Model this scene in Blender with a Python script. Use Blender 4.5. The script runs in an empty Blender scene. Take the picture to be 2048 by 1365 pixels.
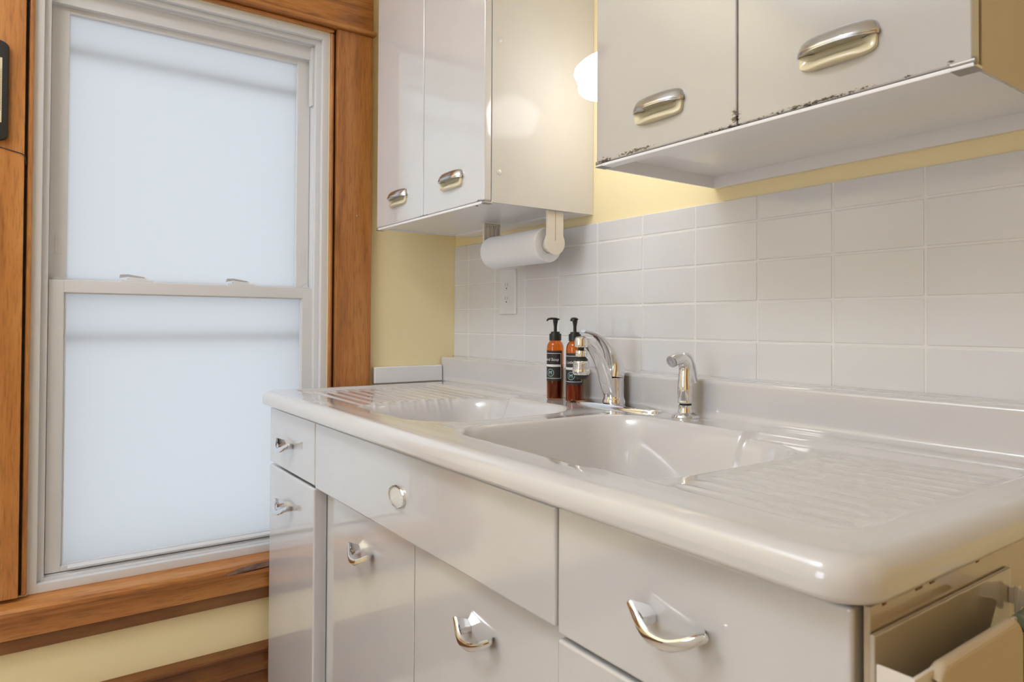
import bpy, bmesh, math, random
from mathutils import Vector, Matrix
random.seed(7)
C = bpy.context.scene.collection
sc = bpy.context.scene
PI = math.pi
R = math.radians

# ---------------------------------------------------------------- camera
def set_camera():
    yaw, pitch, roll, F, SY = .9557, .0138, .0052, 1373.72, -54.05
    f = Vector((-math.sin(yaw)*math.cos(pitch), math.cos(yaw)*math.cos(pitch), math.sin(pitch)))
    r0 = Vector((math.cos(yaw), math.sin(yaw), 0)); u0 = r0.cross(f)
    r = r0*math.cos(roll) + u0*math.sin(roll); u = u0*math.cos(roll) - r0*math.sin(roll)
    cam = bpy.data.cameras.new('camera'); co = bpy.data.objects.new('camera', cam); C.objects.link(co)
    m = Matrix((r, u, -f)).transposed().to_4x4(); m.translation = Vector((1.9665, -1.1544, 1.0961))
    co.matrix_world = m
    cam.sensor_width = 36; cam.lens = F/2048*36; cam.shift_y = SY/2048
    cam.clip_start = .02; cam.clip_end = 100
    cam.dof.use_dof = True; cam.dof.focus_distance = 1.5; cam.dof.aperture_fstop = 9
    sc.camera = co
set_camera()

# ---------------------------------------------------------------- world, lights, exposure
w = bpy.data.worlds.new('world'); sc.world = w; w.use_nodes = True
bg = w.node_tree.nodes['Background']
bg.inputs[0].default_value = (.94, .965, 1.0, 1); bg.inputs[1].default_value = 1.0
sc.view_settings.view_transform = 'Standard'; sc.view_settings.look = 'None'
sc.view_settings.gamma = 1; sc.view_settings.use_curve_mapping = False
sc.view_settings.exposure = 0.0
sc.cycles.max_bounces = 10; sc.cycles.diffuse_bounces = 6; sc.cycles.glossy_bounces = 5
sc.cycles.transmission_bounces = 8; sc.cycles.use_denoising = True
sc.cycles.sample_clamp_indirect = 6; sc.cycles.caustics_reflective = False

def area_light(name, loc, rot, sx, sy, power, col):
    l = bpy.data.lights.new(name, 'AREA'); l.shape = 'RECTANGLE'; l.size = sx; l.size_y = sy
    l.energy = power; l.color = col
    o = bpy.data.objects.new(name, l); C.objects.link(o); o.location = loc; o.rotation_euler = rot
    return o
# the kitchen's ceiling fixture (its diffuser), an added uplight and the daylight coming through the open rear window
area_light('ceiling_lamp_light', (1.05, -1.75, 2.49), (0, 0, 0), .42, .42, 4.5, (.86, .90, 1.0))
area_light('ceiling_fill_uplight', (.80, -2.0, 2.30), (PI, 0, 0), .9, .9, 33, (.79, .865, 1.0))  # added unseen uplight; fills the room by way of the ceiling
area_light('rear_window_daylight', (1.35, -3.30, 1.55), (R(90), 0, 0), .8, 1.25, 15, (.82, .885, 1.0))

# ---------------------------------------------------------------- materials
def mat(name, col, rough=.5, metal=0., spec=.5, coat=0., coat_r=.05, trans=0., ior=1.5, emis=None, es=0.):
    m = bpy.data.materials.new(name); m.use_nodes = True
    b = m.node_tree.nodes['Principled BSDF']
    b.inputs['Base Color'].default_value = (*col, 1); b.inputs['Roughness'].default_value = rough
    b.inputs['Metallic'].default_value = metal; b.inputs['Specular IOR Level'].default_value = spec
    b.inputs['Coat Weight'].default_value = coat; b.inputs['Coat Roughness'].default_value = coat_r
    b.inputs['Transmission Weight'].default_value = trans; b.inputs['IOR'].default_value = ior
    if emis: b.inputs['Emission Color'].default_value = (*emis, 1); b.inputs['Emission Strength'].default_value = es
    return m
def N(m, t, **k):
    n = m.node_tree.nodes.new(t)
    for a, v in k.items(): setattr(n, a, v)
    return n
def L(m, a, b): m.node_tree.links.new(a, b)
def coords(m, scale=(1, 1, 1), rot=(0, 0, 0)):
    g = N(m, 'ShaderNodeNewGeometry'); mp = N(m, 'ShaderNodeMapping')
    mp.inputs['Scale'].default_value = scale; mp.inputs['Rotation'].default_value = rot
    L(m, g.outputs['Position'], mp.inputs['Vector']); return mp.outputs['Vector']
def noise(m, vec, scale, detail=3, rough=.5, dist=0.):
    n = N(m, 'ShaderNodeTexNoise'); n.inputs['Scale'].default_value = scale; n.inputs['Detail'].default_value = detail
    n.inputs['Roughness'].default_value = rough; n.inputs['Distortion'].default_value = dist
    L(m, vec, n.inputs['Vector']); return n.outputs['Fac']
def ramp(m, fac, stops):
    r = N(m, 'ShaderNodeValToRGB'); e = r.color_ramp.elements
    while len(e) < len(stops): e.new(.5)
    for i, (p, c) in enumerate(stops):
        e[i].position = p; e[i].color = (*c, 1) if len(c) == 3 else c
    L(m, fac, r.inputs['Fac']); return r.outputs['Color']
def bump(m, h, strength, dist=.001):
    b = N(m, 'ShaderNodeBump'); b.inputs['Strength'].default_value = strength; b.inputs['Distance'].default_value = dist
    L(m, h, b.inputs['Height']); L(m, b.outputs['Normal'], m.node_tree.nodes['Principled BSDF'].inputs['Normal'])
def math_(m, op, a, b=None, clamp=False):
    n = N(m, 'ShaderNodeMath', operation=op); n.use_clamp = clamp
    for i, v in enumerate((a, b)):
        if v is None: continue
        if isinstance(v, (int, float)): n.inputs[i].default_value = v
        else: L(m, v, n.inputs[i])
    return n.outputs[0]
def sstep(m, v, lo, hi, flip=False):
    n = N(m, 'ShaderNodeMapRange', interpolation_type='SMOOTHSTEP')
    n.inputs['From Min'].default_value = lo; n.inputs['From Max'].default_value = hi
    if flip: n.inputs['To Min'].default_value = 1; n.inputs['To Max'].default_value = 0
    L(m, v, n.inputs['Value']); return n.outputs['Result']
def mix(m, fac, a, b):
    n = N(m, 'ShaderNodeMix', data_type='RGBA'); L(m, fac, n.inputs['Factor'])
    for i, v in ((6, a), (7, b)):
        if isinstance(v, tuple): n.inputs[i].default_value = (*v, 1)
        else: L(m, v, n.inputs[i])
    return n.outputs[2]
def pbsdf(m): return m.node_tree.nodes['Principled BSDF']

M = {}
M['yellow'] = mat('yellow_wall_paint', (.91, .78, .47), .45)
v = coords(M['yellow']); bump(M['yellow'], noise(M['yellow'], v, 260, 2), .10, .0006)
M['ceiling'] = mat('ceiling_paint', (.82, .80, .76), .8)
M['floor'] = mat('floor_wood', (.50, .44, .38), .35)
M['white_wall'] = mat('white_wall_paint', (.78, .77, .75), .6)
M['dark_yellow'] = M['yellow']
M['grout'] = mat('tile_grout', (.76, .75, .73), .75)
M['tile'] = mat('white_glazed_tile', (.70, .70, .71), .08, coat=.4)
v = coords(M['tile']); bump(M['tile'], noise(M['tile'], v, 9, 1), .55, .0030)
M['porcelain'] = mat('white_porcelain', (.63, .615, .615), .08, coat=.7, coat_r=.03)
v = coords(M['porcelain']); bump(M['porcelain'], noise(M['porcelain'], v, 14, 1), .15, .0015)

def enamel(name, col, chips=None, rough=.11):
    m = mat(name, col, rough, coat=1., coat_r=.03, ior=1.65)
    v = coords(m); base = tuple(col)
    bn = noise(m, v, 6, 2)
    fine = noise(m, v, 160, 3)
    h = math_(m, 'ADD', math_(m, 'MULTIPLY', bn, 1.0), math_(m, 'MULTIPLY', fine, .045))
    bump(m, h, .25, .0022)
    rr = ramp(m, noise(m, coords(m, (5, 5, 14)), 2.2, 5, .6), [(.35, (rough*.8,)*3), (.72, (rough*1.5,)*3)])
    L(m, rr, pbsdf(m).inputs['Roughness'])
    smud = ramp(m, noise(m, v, 7, 5, .65), [(.30, tuple(c*.965 for c in col)), (.62, col)])
    out = smud
    if chips:
        # worn enamel: chips near given spots: list of (x, z, rx, rz)
        g = N(m, 'ShaderNodeNewGeometry'); sp = N(m, 'ShaderNodeSeparateXYZ'); L(m, g.outputs['Position'], sp.inputs[0])
        tot = None
        for (cx, cz, rx, rz) in chips:
            dx = math_(m, 'DIVIDE', math_(m, 'SUBTRACT', sp.outputs['X'], cx), rx)
            dz = math_(m, 'DIVIDE', math_(m, 'SUBTRACT', sp.outputs['Z'], cz), rz)
            d = math_(m, 'ADD', math_(m, 'MULTIPLY', dx, dx), math_(m, 'MULTIPLY', dz, dz))
            k = math_(m, 'SUBTRACT', 1.0, d, True)
            tot = k if tot is None else math_(m, 'MAXIMUM', tot, k)
        n1 = noise(m, coords(m, (1, 1, 2.2)), 150, 4, .7)
        s = math_(m, 'ADD', math_(m, 'MULTIPLY', tot, .30), math_(m, 'MULTIPLY', n1, .9))
        mask = math_(m, 'MULTIPLY', sstep(m, s, .67, .74), sstep(m, tot, 0, .15))
        halo = math_(m, 'MULTIPLY', sstep(m, s, .52, .74), .5)
        halo = math_(m, 'MULTIPLY', halo, sstep(m, tot, 0, .3))
        out = mix(m, halo, out, (.42, .36, .30)); out = mix(m, mask, out, (.035, .028, .024))
    L(m, out, pbsdf(m).inputs['Base Color'])
    return m
EN = (.66, .655, .665)
M['enamel'] = enamel('white_enamel', EN)
M['enamel_door_r'] = enamel('worn_white_enamel', (.50, .485, .485), [(1.345, 1.379, .13, .010), (1.348, 1.395, .012, .02), (1.47, 1.385, .12, .004), (1.07, 1.384, .03, .010),
                                                       (1.145, 1.387, .07, .005), (1.585, 1.385, .012, .003), (1.628, 1.387, .010, .004)])
M['enamel_door_l'] = enamel('scuffed_white_enamel', EN, [(.385, 1.372, .035, .006), (.11, 1.372, .03, .004), (.655, 1.374, .02, .005)])
M['enamel_end'] = enamel('shaded_enamel_end_panel', (.42, .325, .215), None)  # white enamel; dim warm light on the ends is put into this colour
M['lit_white'] = mat('lit_white_surface', (.84, .84, .87), .3, coat=.3)  # whiter copy: light missing under cabinets and on side splash put into the colour
M['enamel_side'] = enamel('cabinet_side_enamel', (.68, .665, .655), None, .16)
pbsdf(M['enamel_side']).inputs['Coat Weight'].default_value = .15; pbsdf(M['enamel_side']).inputs['IOR'].default_value = 1.4
M['enamel_low'] = enamel('lower_white_enamel', (.605, .60, .61), None, .14)
pbsdf(M['enamel_low']).inputs['Coat IOR'].default_value = 1.65
M['vinyl'] = mat('white_vinyl', (.70, .70, .71), .35)
M['vinyl_grey'] = mat('grey_vinyl_latch', (.45, .45, .45), .4)
M['plastic_cream'] = mat('cream_plastic', (.74, .69, .62), .35)
M['plastic_white'] = mat('white_plastic', (.70, .70, .705), .3)
M['pull_cream'] = mat('cream_pull_plastic', (.74, .67, .46), .18, coat=.5)
M['chrome'] = mat('chrome', (.80, .80, .81), .06, 1)
M['old_chrome'] = mat('brushed_chrome', (.62, .62, .64), .22, 1)
M['steel'] = mat('dull_steel', (.35, .33, .30), .4, 1)
M['black'] = mat('black_plastic', (.012, .012, .013), .35)
M['dark'] = mat('dark_gap', (.03, .028, .025), .8)
M['rubber'] = mat('black_rubber', (.02, .02, .02), .5)
M['label_black'] = mat('black_label', (.022, .021, .02), .5)
M['label_white'] = mat('white_label_print', (.82, .82, .80), .5)
M['label_teal'] = mat('pale_teal_print', (.45, .72, .70), .5)
M['label_grey'] = mat('grey_print', (.45, .45, .45), .5)
M['paper'] = mat('paper_towel', (.84, .85, .88), .95)
v = coords(M['paper']); bump(M['paper'], noise(M['paper'], v, 220, 2), .6, .0015)
M['card'] = mat('cardboard_core', (.45, .33, .22), .8)
M['pearl'] = mat('pearl_emblem', (.72, .73, .71), .3)
n_ = M['pearl']; bump(n_, noise(n_, coords(n_), 500, 2), .7, .002)
M['dial'] = mat('cream_dial', (.66, .56, .38), .5)
M['dial_ink'] = mat('dial_ink', (.14, .09, .05), .6)
M['towel_cream'] = mat('cream_towel', (.60, .50, .36), .95)
n_ = M['towel_cream']; wv = N(n_, 'ShaderNodeTexWave', wave_type='BANDS', bands_direction='Z'); wv.inputs['Scale'].default_value = 160; wv.inputs['Distortion'].default_value = 1.2
L(n_, coords(n_), wv.inputs['Vector']); bump(n_, wv.outputs['Fac'], .25, .0008)
M['towel_green'] = mat('sage_green_towel', (.16, .19, .13), .95)
M['black_cloth'] = mat('black_cloth', (.01, .01, .011), .9)
M['rust'] = mat('rust', (.20, .085, .02), .8)
M['lamp_glass'] = mat('lit_milk_glass', (.9, .88, .84), .15, coat=.5, emis=(1, .97, .95), es=5.2)
M['diffuser'] = mat('ceiling_lamp_diffuser', (.9, .9, .88), .5, emis=(.95, .97, 1.0), es=3)
M['wire'] = mat('dark_wire', (.05, .035, .03), .5)
M['crack'] = M['wire']
M['amber'] = mat('amber_glass', (.90, .40, .09), .04, trans=1, ior=1.45)
M['soap'] = mat('brown_soap', (.13, .022, .010), .3)
M['lotion'] = mat('reddish_brown_lotion', (.25, .06, .035), .4)

# frosted panes: diffuse transmission of the daylight behind them, with a satin surface
m = bpy.data.materials.new('frosted_glass'); m.use_nodes = True; nt = m.node_tree
for n in list(nt.nodes): nt.nodes.remove(n)
o_ = nt.nodes.new('ShaderNodeOutputMaterial'); t_ = nt.nodes.new('ShaderNodeBsdfTranslucent'); t_.inputs[0].default_value = (.90, .92, .94, 1)
g_ = nt.nodes.new('ShaderNodeBsdfGlossy'); g_.inputs[0].default_value = (.8, .8, .8, 1); g_.inputs['Roughness'].default_value = .35
mx = nt.nodes.new('ShaderNodeMixShader'); mx.inputs[0].default_value = .06
nt.links.new(t_.outputs[0], mx.inputs[1]); nt.links.new(g_.outputs[0], mx.inputs[2]); nt.links.new(mx.outputs[0], o_.inputs[0])
M['frost'] = m

def wood(name, axis, tone=1.0, dark=1.0, red=1.0):
    m = mat(name, (.3, .1, .02), .33, coat=.25, coat_r=.15)
    s = {'z': (9, 9, .9), 'y': (9, .9, 9), 'x': (.9, 9, 9)}[axis]
    v = coords(m, s)
    n1 = noise(m, v, 2.3, 6, .6, .8)
    fine = noise(m, coords(m, tuple(4*a for a in s)), 5, 4, .6)
    c = ramp(m, n1, [(.25, (.22*tone*red, .080*tone, .020*tone)), (.48, (.47*tone*red, .18*tone, .044*tone)), (.75, (.58*tone, .27*tone, .075*tone))])
    f = math_(m, 'MULTIPLY', sstep(m, fine, .45, .7), .35*dark)
    c = mix(m, f, c, (.085, .026, .008))
    big = noise(m, coords(m), 3.1, 2)
    c = mix(m, math_(m, 'MULTIPLY', sstep(m, big, .5, .75), .25), c, (.42, .20, .05))
    L(m, c, pbsdf(m).inputs['Base Color']); bump(m, fine, .12, .001)
    return m
M['wood_v'] = wood('stained_wood_upright', 'z'); M['wood_h'] = wood('stained_wood_level', 'y')
M['wood_hd'] = wood('dark_stained_wood_level', 'y', .36, 1.0, 1.15)
M['wood_gap'] = mat('dark_wood_gap', (.035, .016, .010), .8)
M['raw_wood'] = mat('worn_grey_wood', (.22, .14, .10), .7)
n_ = M['raw_wood']; L(n_, ramp(n_, noise(n_, coords(n_, (20, 4, 20)), 6, 5, .6), [(.3, (.12, .07, .05)), (.7, (.30, .20, .15))]), pbsdf(n_).inputs['Base Color'])

# ---------------------------------------------------------------- mesh helpers
def finish(bm, angle=35):
    bmesh.ops.recalc_face_normals(bm, faces=bm.faces[:])
    for f in bm.faces: f.smooth = True
    a = R(angle)
    for e in bm.edges:
        if len(e.link_faces) != 2 or e.calc_face_angle(0) > a: e.smooth = False
def wloc(o):
    v = Vector((0, 0, 0))
    while o is not None: v = v + o.location; o = o.parent
    return v
def wnorm(o):
    md = o.modifiers.new('weighted', 'WEIGHTED_NORMAL'); md.mode = 'FACE_AREA'; md.weight = 50; md.keep_sharp = True
def obj(name, bm, m, parent=None, angle=35, origin=None):
    """link bm (world coordinates) as one mesh object; origin = world point for the object's origin"""
    finish(bm, angle)
    me = bpy.data.meshes.new(name)
    org = Vector(origin) if origin is not None else (wloc(parent) if parent else Vector((0, 0, 0)))
    bmesh.ops.translate(bm, vec=-org, verts=bm.verts[:])
    bm.to_mesh(me); bm.free()
    for mm in (m if isinstance(m, (list, tuple)) else [m]): me.materials.append(mm)
    o = bpy.data.objects.new(name, me); C.objects.link(o)
    if parent: o.parent = parent; o.location = org - wloc(parent)
    else: o.location = org
    wnorm(o)
    return o
def thing(name, label, cat, loc=(0, 0, 0), group=None):
    o = bpy.data.objects.new(name, None); C.objects.link(o); o.location = loc; o.empty_display_size = .05
    o['label'] = label; o['category'] = cat
    if group: o['group'] = group
    return o
def tag(o, label, cat, group=None):
    o['label'] = label; o['category'] = cat
    if group: o['group'] = group
    return o
def struct(name, bm, m, parent=None, **k):
    o = obj(name, bm, m, parent, **k)
    if parent is None: o['kind'] = 'structure'
    return o
def sempty(name, loc):
    o = bpy.data.objects.new(name, None); C.objects.link(o); o.location = loc; o['kind'] = 'structure'; o.empty_display_size = .05
    return o
def copytree(o, parent=None):
    c = o.copy(); C.objects.link(c); c.parent = parent
    for ch in list(o.children): copytree(ch, c)
    return c

def BM(): return bmesh.new()
def box(bm, x0, x1, y0, y1, z0, z1, bev=0., seg=2):
    t = bmesh.new()
    vs = [t.verts.new((x, y, z)) for x in (x0, x1) for y in (y0, y1) for z in (z0, z1)]
    for q in ((0, 1, 3, 2), (4, 6, 7, 5), (0, 4, 5, 1), (2, 3, 7, 6), (0, 2, 6, 4), (1, 5, 7, 3)): t.faces.new([vs[i] for i in q])
    bmesh.ops.recalc_face_normals(t, faces=t.faces[:])
    if bev > 0: bmesh.ops.bevel(t, geom=t.edges[:], offset=bev, segments=seg, profile=.5, affect='EDGES')
    add(bm, t)
    return bm
def add(bm, t, mtx=None):
    me = bpy.data.meshes.new('tmp'); t.to_mesh(me); t.free()
    if mtx is not None: me.transform(mtx)
    bm.from_mesh(me); bpy.data.meshes.remove(me)
def prism(bm, pts, axis, a, b, bev=0., seg=2):
    """polygon pts (2D) extruded along axis from a to b. axis x: pts=(y,z); y: (x,z); z: (x,y)"""
    f = {'x': lambda p, t: (t, p[0], p[1]), 'y': lambda p, t: (p[0], t, p[1]), 'z': lambda p, t: (p[0], p[1], t)}[axis]
    t = bmesh.new()
    A = [t.verts.new(f(p, a)) for p in pts]; B = [t.verts.new(f(p, b)) for p in pts]
    n = len(pts); t.faces.new(A); t.faces.new(B[::-1])
    for i in range(n): t.faces.new((A[i], B[i], B[(i+1) % n], A[(i+1) % n]))
    bmesh.ops.recalc_face_normals(t, faces=t.faces[:])
    if bev > 0: bmesh.ops.bevel(t, geom=t.edges[:], offset=bev, segments=seg, profile=.5, affect='EDGES')
    add(bm, t); return bm
def lathe(bm, prof, c=(0, 0, 0), seg=32, mtx=None, cap=True):
    """prof: list (r,z) bottom to top"""
    t = bmesh.new(); rings = []
    for r, z in prof:
        if r < 1e-6: rings.append([t.verts.new((0, 0, z))])
        else: rings.append([t.verts.new((r*math.cos(2*PI*i/seg), r*math.sin(2*PI*i/seg), z)) for i in range(seg)])
    for a, b in zip(rings, rings[1:]):
        for i in range(seg):
            j = (i+1) % seg
            if len(a) == 1 and len(b) == 1: continue
            if len(a) == 1: t.faces.new((a[0], b[j], b[i]))
            elif len(b) == 1: t.faces.new((a[i], a[j], b[0]))
            else: t.faces.new((a[i], a[j], b[j], b[i]))
    if cap:
        for rg in (rings[0], rings[-1]):
            if len(rg) > 1: t.faces.new(rg)
    mm = Matrix.Translation(Vector(c)) @ (mtx if mtx is not None else Matrix.Identity(4))
    add(bm, t, mm); return bm
def sweep(bm, path, secs, seg=16, side=Vector((1, 0, 0)), power=2.0, cap=True):
    """sweep a superellipse (half width a along side, half height b across) along path"""
    t = bmesh.new(); rings = []; P = [Vector(p) for p in path]
    for i, p in enumerate(P):
        d = (P[min(i+1, len(P)-1)] - P[max(i-1, 0)]).normalized()
        s = (side - d*side.dot(d)).normalized(); n = d.cross(s)
        a, b = secs[i] if isinstance(secs[i], tuple) else (secs[i], secs[i])
        ring = []
        for k in range(seg):
            th = 2*PI*k/seg; c_, s_ = math.cos(th), math.sin(th)
            e = 2/power
            ring.append(t.verts.new(p + s*a*math.copysign(abs(c_)**e, c_) + n*b*math.copysign(abs(s_)**e, s_)))
        rings.append(ring)
    for a, b in zip(rings, rings[1:]):
        for i in range(seg): t.faces.new((a[i], a[(i+1) % seg], b[(i+1) % seg], b[i]))
    if cap: t.faces.new(rings[0]); t.faces.new(rings[-1])
    add(bm, t); return bm
def spline(pts, n):
    """Catmull-Rom through pts (tuples of any length)"""
    out = []; P = [pts[0]] + list(pts) + [pts[-1]]
    for i in range(1, len(P)-2):
        for k in range(n):
            t = k/n
            out.append(tuple(.5*((2*b) + (-a+c)*t + (2*a-5*b+4*c-d)*t*t + (-a+3*b-3*c+d)*t**3) for a, b, c, d in zip(P[i-1], P[i], P[i+1], P[i+2])))
    out.append(tuple(pts[-1])); return out
def grid(bm, rows, close=False):
    t = bmesh.new(); V = [[t.verts.new(p) for p in r] for r in rows]
    for a, b in zip(V, V[1:]):
        for i in range(len(a)-1): t.faces.new((a[i], a[i+1], b[i+1], b[i]))
    add(bm, t); return bm
def text_bm(s, size, bend=None, mtx=None, ext=.0002):
    cu = bpy.data.curves.new('t', 'FONT'); cu.body = s; cu.size = size; cu.align_x = 'CENTER'; cu.align_y = 'CENTER'; cu.resolution_u = 3; cu.extrude = 0
    o = bpy.data.objects.new('t', cu); C.objects.link(o)
    dg = bpy.context.evaluated_depsgraph_get(); me = bpy.data.meshes.new_from_object(o.evaluated_get(dg))
    C.objects.unlink(o); bpy.data.objects.remove(o)
    if bend:
        for v in me.vertices: v.co = bend(v.co)
    if mtx is not None: me.transform(mtx)
    b = bmesh.new(); b.from_mesh(me); bpy.data.meshes.remove(me); return b

# ================================================================= THE SETTING
XR, YF, ZC = 2.75, -3.40, 2.62          # far sides of the kitchen
# wall with the sash window (x = 0), opening y -1.145..-.433, z .457..1.95
b = BM()
WY0, WY1, WZ0, WZ1 = -1.147, -.431, .455, 1.952
for a in ((YF, WY0, 0, ZC), (WY1, .15, 0, ZC), (WY0, WY1, 0, WZ0), (WY0, WY1, WZ1, ZC)): box(b, -.15, 0, a[0], a[1], a[2], a[3])
bmesh.ops.remove_doubles(b, verts=b.verts[:], dist=1e-5)
struct('wall_left', b, M['yellow'])
b = BM(); box(b, 0, XR+.12, .006, .15, 0, ZC); wall_back = struct('wall_back', b, M['yellow'])
b = BM(); box(b, XR, XR+.12, YF, .006, 0, ZC); struct('wall_right', b, M['yellow'])
b = BM()
RX0, RX1, RZ0, RZ1 = .92, 1.78, .9, 2.2
for a in ((0, RX0, 0, ZC), (RX1, XR, 0, ZC), (RX0, RX1, 0, RZ0), (RX0, RX1, RZ1, ZC)): box(b, a[0], a[1], YF-.12, YF, a[2], a[3])
struct('wall_front', b, M['white_wall'])
b = BM(); box(b, -.15, XR+.12, YF-.12, .15, -.1, 0); struct('floor', b, M['floor'])
b = BM(); box(b, -.15, XR+.12, YF-.12, .15, ZC, ZC+.1); struct('ceiling', b, M['ceiling'])

# panelled wooden door in the far side wall (seen only in the chrome)
b = BM(); box(b, XR-.035, XR, -1.50, -.62, 0, 2.05, .004)
for ya, yb_ in ((-1.40, -1.10), (-1.02, -.72)):
    for za, zb_ in ((.2, .9), (1.05, 1.9)): box(b, XR-.05, XR-.034, ya, yb_, za, zb_, .006)
struct('door_1', b, M['wood_v'])
# rear kitchen window (behind the camera; it shows in the chrome): frame with a cross bar
b = BM()
for a in ((RX0, RX0+.06, RZ0, RZ1), (RX1-.06, RX1, RZ0, RZ1), (RX0, RX1, RZ0, RZ0+.06), (RX0, RX1, RZ1-.06, RZ1), (RX0, RX1, 1.53, 1.57)):
    box(b, a[0], a[1], YF-.08, YF-.02, a[2], a[3], .004)
struct('window_2', b, M['vinyl'])

# ---- window_1: white double-hung window
win = sempty('window_1', (-.03, -.79, .455))
def ring(bm, x0, x1, y0, y1, z0, z1, t, tb=None, tt=None, bev=.002):
    tb = t if tb is None else tb; tt = t if tt is None else tt
    box(bm, x0, x1, y0, y0+t, z0, z1, bev); box(bm, x0, x1, y1-t, y1, z0, z1, bev)
    box(bm, x0, x1, y0+t-.001, y1-t+.001, z0, z0+tb, bev); box(bm, x0, x1, y0+t-.001, y1-t+.001, z1-tt, z1, bev)
b = BM()
ring(b, -.020, -.003, WY0-.001, WY1+.001, WZ0-.001, WZ1+.001, .0205, .022, .022)      # outer band
ring(b, -.034, -.0205, WY0-.001, WY1+.001, WZ0-.001, WZ1+.001, .0345, .027, .034)
ring(b, -.149, -.0345, WY0-.001, WY1+.001, WZ0-.001, WZ1+.001, .0350, .030, .036)
box(b, -.149, -.094, WY0+.03, WY0+.045, WZ0+.02, 1.93, .001); box(b, -.149, -.094, WY1-.045, WY1-.03, WZ0+.02, 1.93, .001)      # jamb track
box(b, -.149, -.050, WY0+.03, WY1-.03, 1.880, 1.93, .002)
obj('window_frame', b, M['vinyl'], win)
# tall cover strip in the upper run of the jamb
b = BM(); box(b, -.060, -.036, WY1-.0415, WY1-.0338, 1.74, 1.915, .0015); obj('jamb_cover', b, M['plastic_white'], win)
# upper sash
us = bpy.data.objects.new('upper_sash', None); C.objects.link(us); us.parent = win; us.location = (-.07, 0, .74)
b = BM(); ring(b, -.093, -.068, -1.1125, -.4655, 1.165, 1.890, .038, .036, .024); obj('sash_frame', b, M['vinyl'], us)
b = BM(); box(b, -.084, -.081, -1.076, -.503, 1.198, 1.869); obj('pane', b, M['frost'], us)
for (ya, yb) in ((-1.100, -1.084), (-.494, -.478)):
    b = BM(); box(b, -.0695, -.0665, ya, yb, 1.262, 1.312, .0012)
    for k in range(6): box(b, -.0675, -.0655, ya+.004, yb-.004, 1.274+k*.005, 1.2765+k*.005)
    obj('tilt_latch', b, M['vinyl'], us)
# lower sash
ls = bpy.data.objects.new('lower_sash', None); C.objects.link(ls); ls.parent = win; ls.location = (-.04, 0, .02)
b = BM(); ring(b, -.064, -.036, -1.1126, -.4625, .486, 1.1975, .032, .013, .031); obj('sash_frame', b, M['vinyl'], ls)
b = BM(); ring(b, -.052, -.0425, -1.079, -.4925, .498, 1.1680, .004, .004, .004, .001); obj('glazing_bead', b, M['plastic_white'], ls)
b = BM(); box(b, -.056, -.053, -1.080, -.491, .496, 1.170); obj('pane', b, M['frost'], ls)
b = BM(); prism(b, [(-.040, .488), (-.029, .489), (-.0255, .495), (-.029, .4985), (-.040, .4995)], 'y', -1.066, -.50, .001); obj('lift_rail', b, M['vinyl'], ls)
for yc in (-.922, -.664):
    lk = BM(); box(lk, -.063, -.042, yc-.036, yc+.038, 1.1970, 1.2035, .0015); box(lk, -.059, -.046, yc-.022, yc+.022, 1.203, 1.2095, .0015)
    lock = obj('sash_lock', lk, M['plastic_white'], ls)
    k = BM(); prism(k, [(yc-.040, 1.2075), (yc-.038, 1.2165), (yc-.02, 1.2175), (yc+.018, 1.2115), (yc+.018, 1.2085), (yc-.02, 1.2115)], 'x', -.053, -.046, .0008)
    obj('lock_lever', k, M['vinyl_grey'], lock)
for yy in (-1.096, -.478):
    b = BM(); prism(b, [(yy-.012, 1.1985), (yy+.012, 1.1985), (yy, 1.206)], 'x', -.062, -.050, .0006); obj('tilt_tab', b, M['plastic_white'], ls)
# storm window outside the frosted panes
stw = bpy.data.objects.new('storm_window', None); C.objects.link(stw); stw.parent = win; stw.location = (-.115, 0, 0)
b = BM(); box(b, -.108, -.096, -1.105, -.474, 1.770, 1.788, .002); obj('storm_rail', b, M['vinyl'], stw)
b = BM(); box(b, -.080, -.068, -1.105, -.474, 1.048, 1.062, .002); obj('storm_rail', b, M['vinyl'], stw)

# ---- wooden casing (trim_1), stool and apron (trim_2), baseboard
t1 = sempty('trim_1', (0, -.79, .456))
def bead(bm, y0, y1, z0, z1): box(bm, .0005, .013, y0, y1, z0, z1, .0045, 3)
b = BM(); box(b, .0005, .022, -.4145, -.303, .46, 1.9645, .002); obj('side_casing', b, M['wood_v'], t1)
b = BM(); box(b, .0005, .022, -1.275, -1.163, .460, 1.9645, .002); obj('side_casing', b, M['wood_v'], t1)
b = BM(); bead(b, -.4315, -.4205, .46, 1.951); obj('stop_bead', b, M['wood_v'], t1)
b = BM(); bead(b, -1.1575, -1.1465, .46, 1.951); obj('stop_bead', b, M['wood_v'], t1)
b = BM(); box(b, .0005, .014, -1.157, -.4205, 1.9525, 1.9640, .0045, 3); obj('stop_bead', b, M['wood_h'], t1)
b = BM(); box(b, .0003, .005, -.4200, -.4150, .46, 1.964); obj('gap_strip', b, M['wood_gap'], t1)
b = BM(); box(b, .0003, .005, -1.1625, -1.158, .46, 1.964); obj('gap_strip', b, M['wood_gap'], t1)
b = BM(); box(b, .0005, .036, -1.283, -.295, 1.965, 1.979, .006, 3); obj('fillet_strip', b, M['wood_h'], t1)
b = BM(); box(b, .0005, .024, -1.275, -.303, 1.9795, 2.115, .002); obj('head_casing', b, M['wood_h'], t1)
b = BM(); prism(b, [(.0005, 2.1155), (.03, 2.1155), (.05, 2.14), (.055, 2.155), (.0005, 2.155)], 'y', -1.29, -.288, .002); obj('cap_moulding', b, M['wood_h'], t1)
t2 = sempty('trim_2', (0, -.79, .33))
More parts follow.
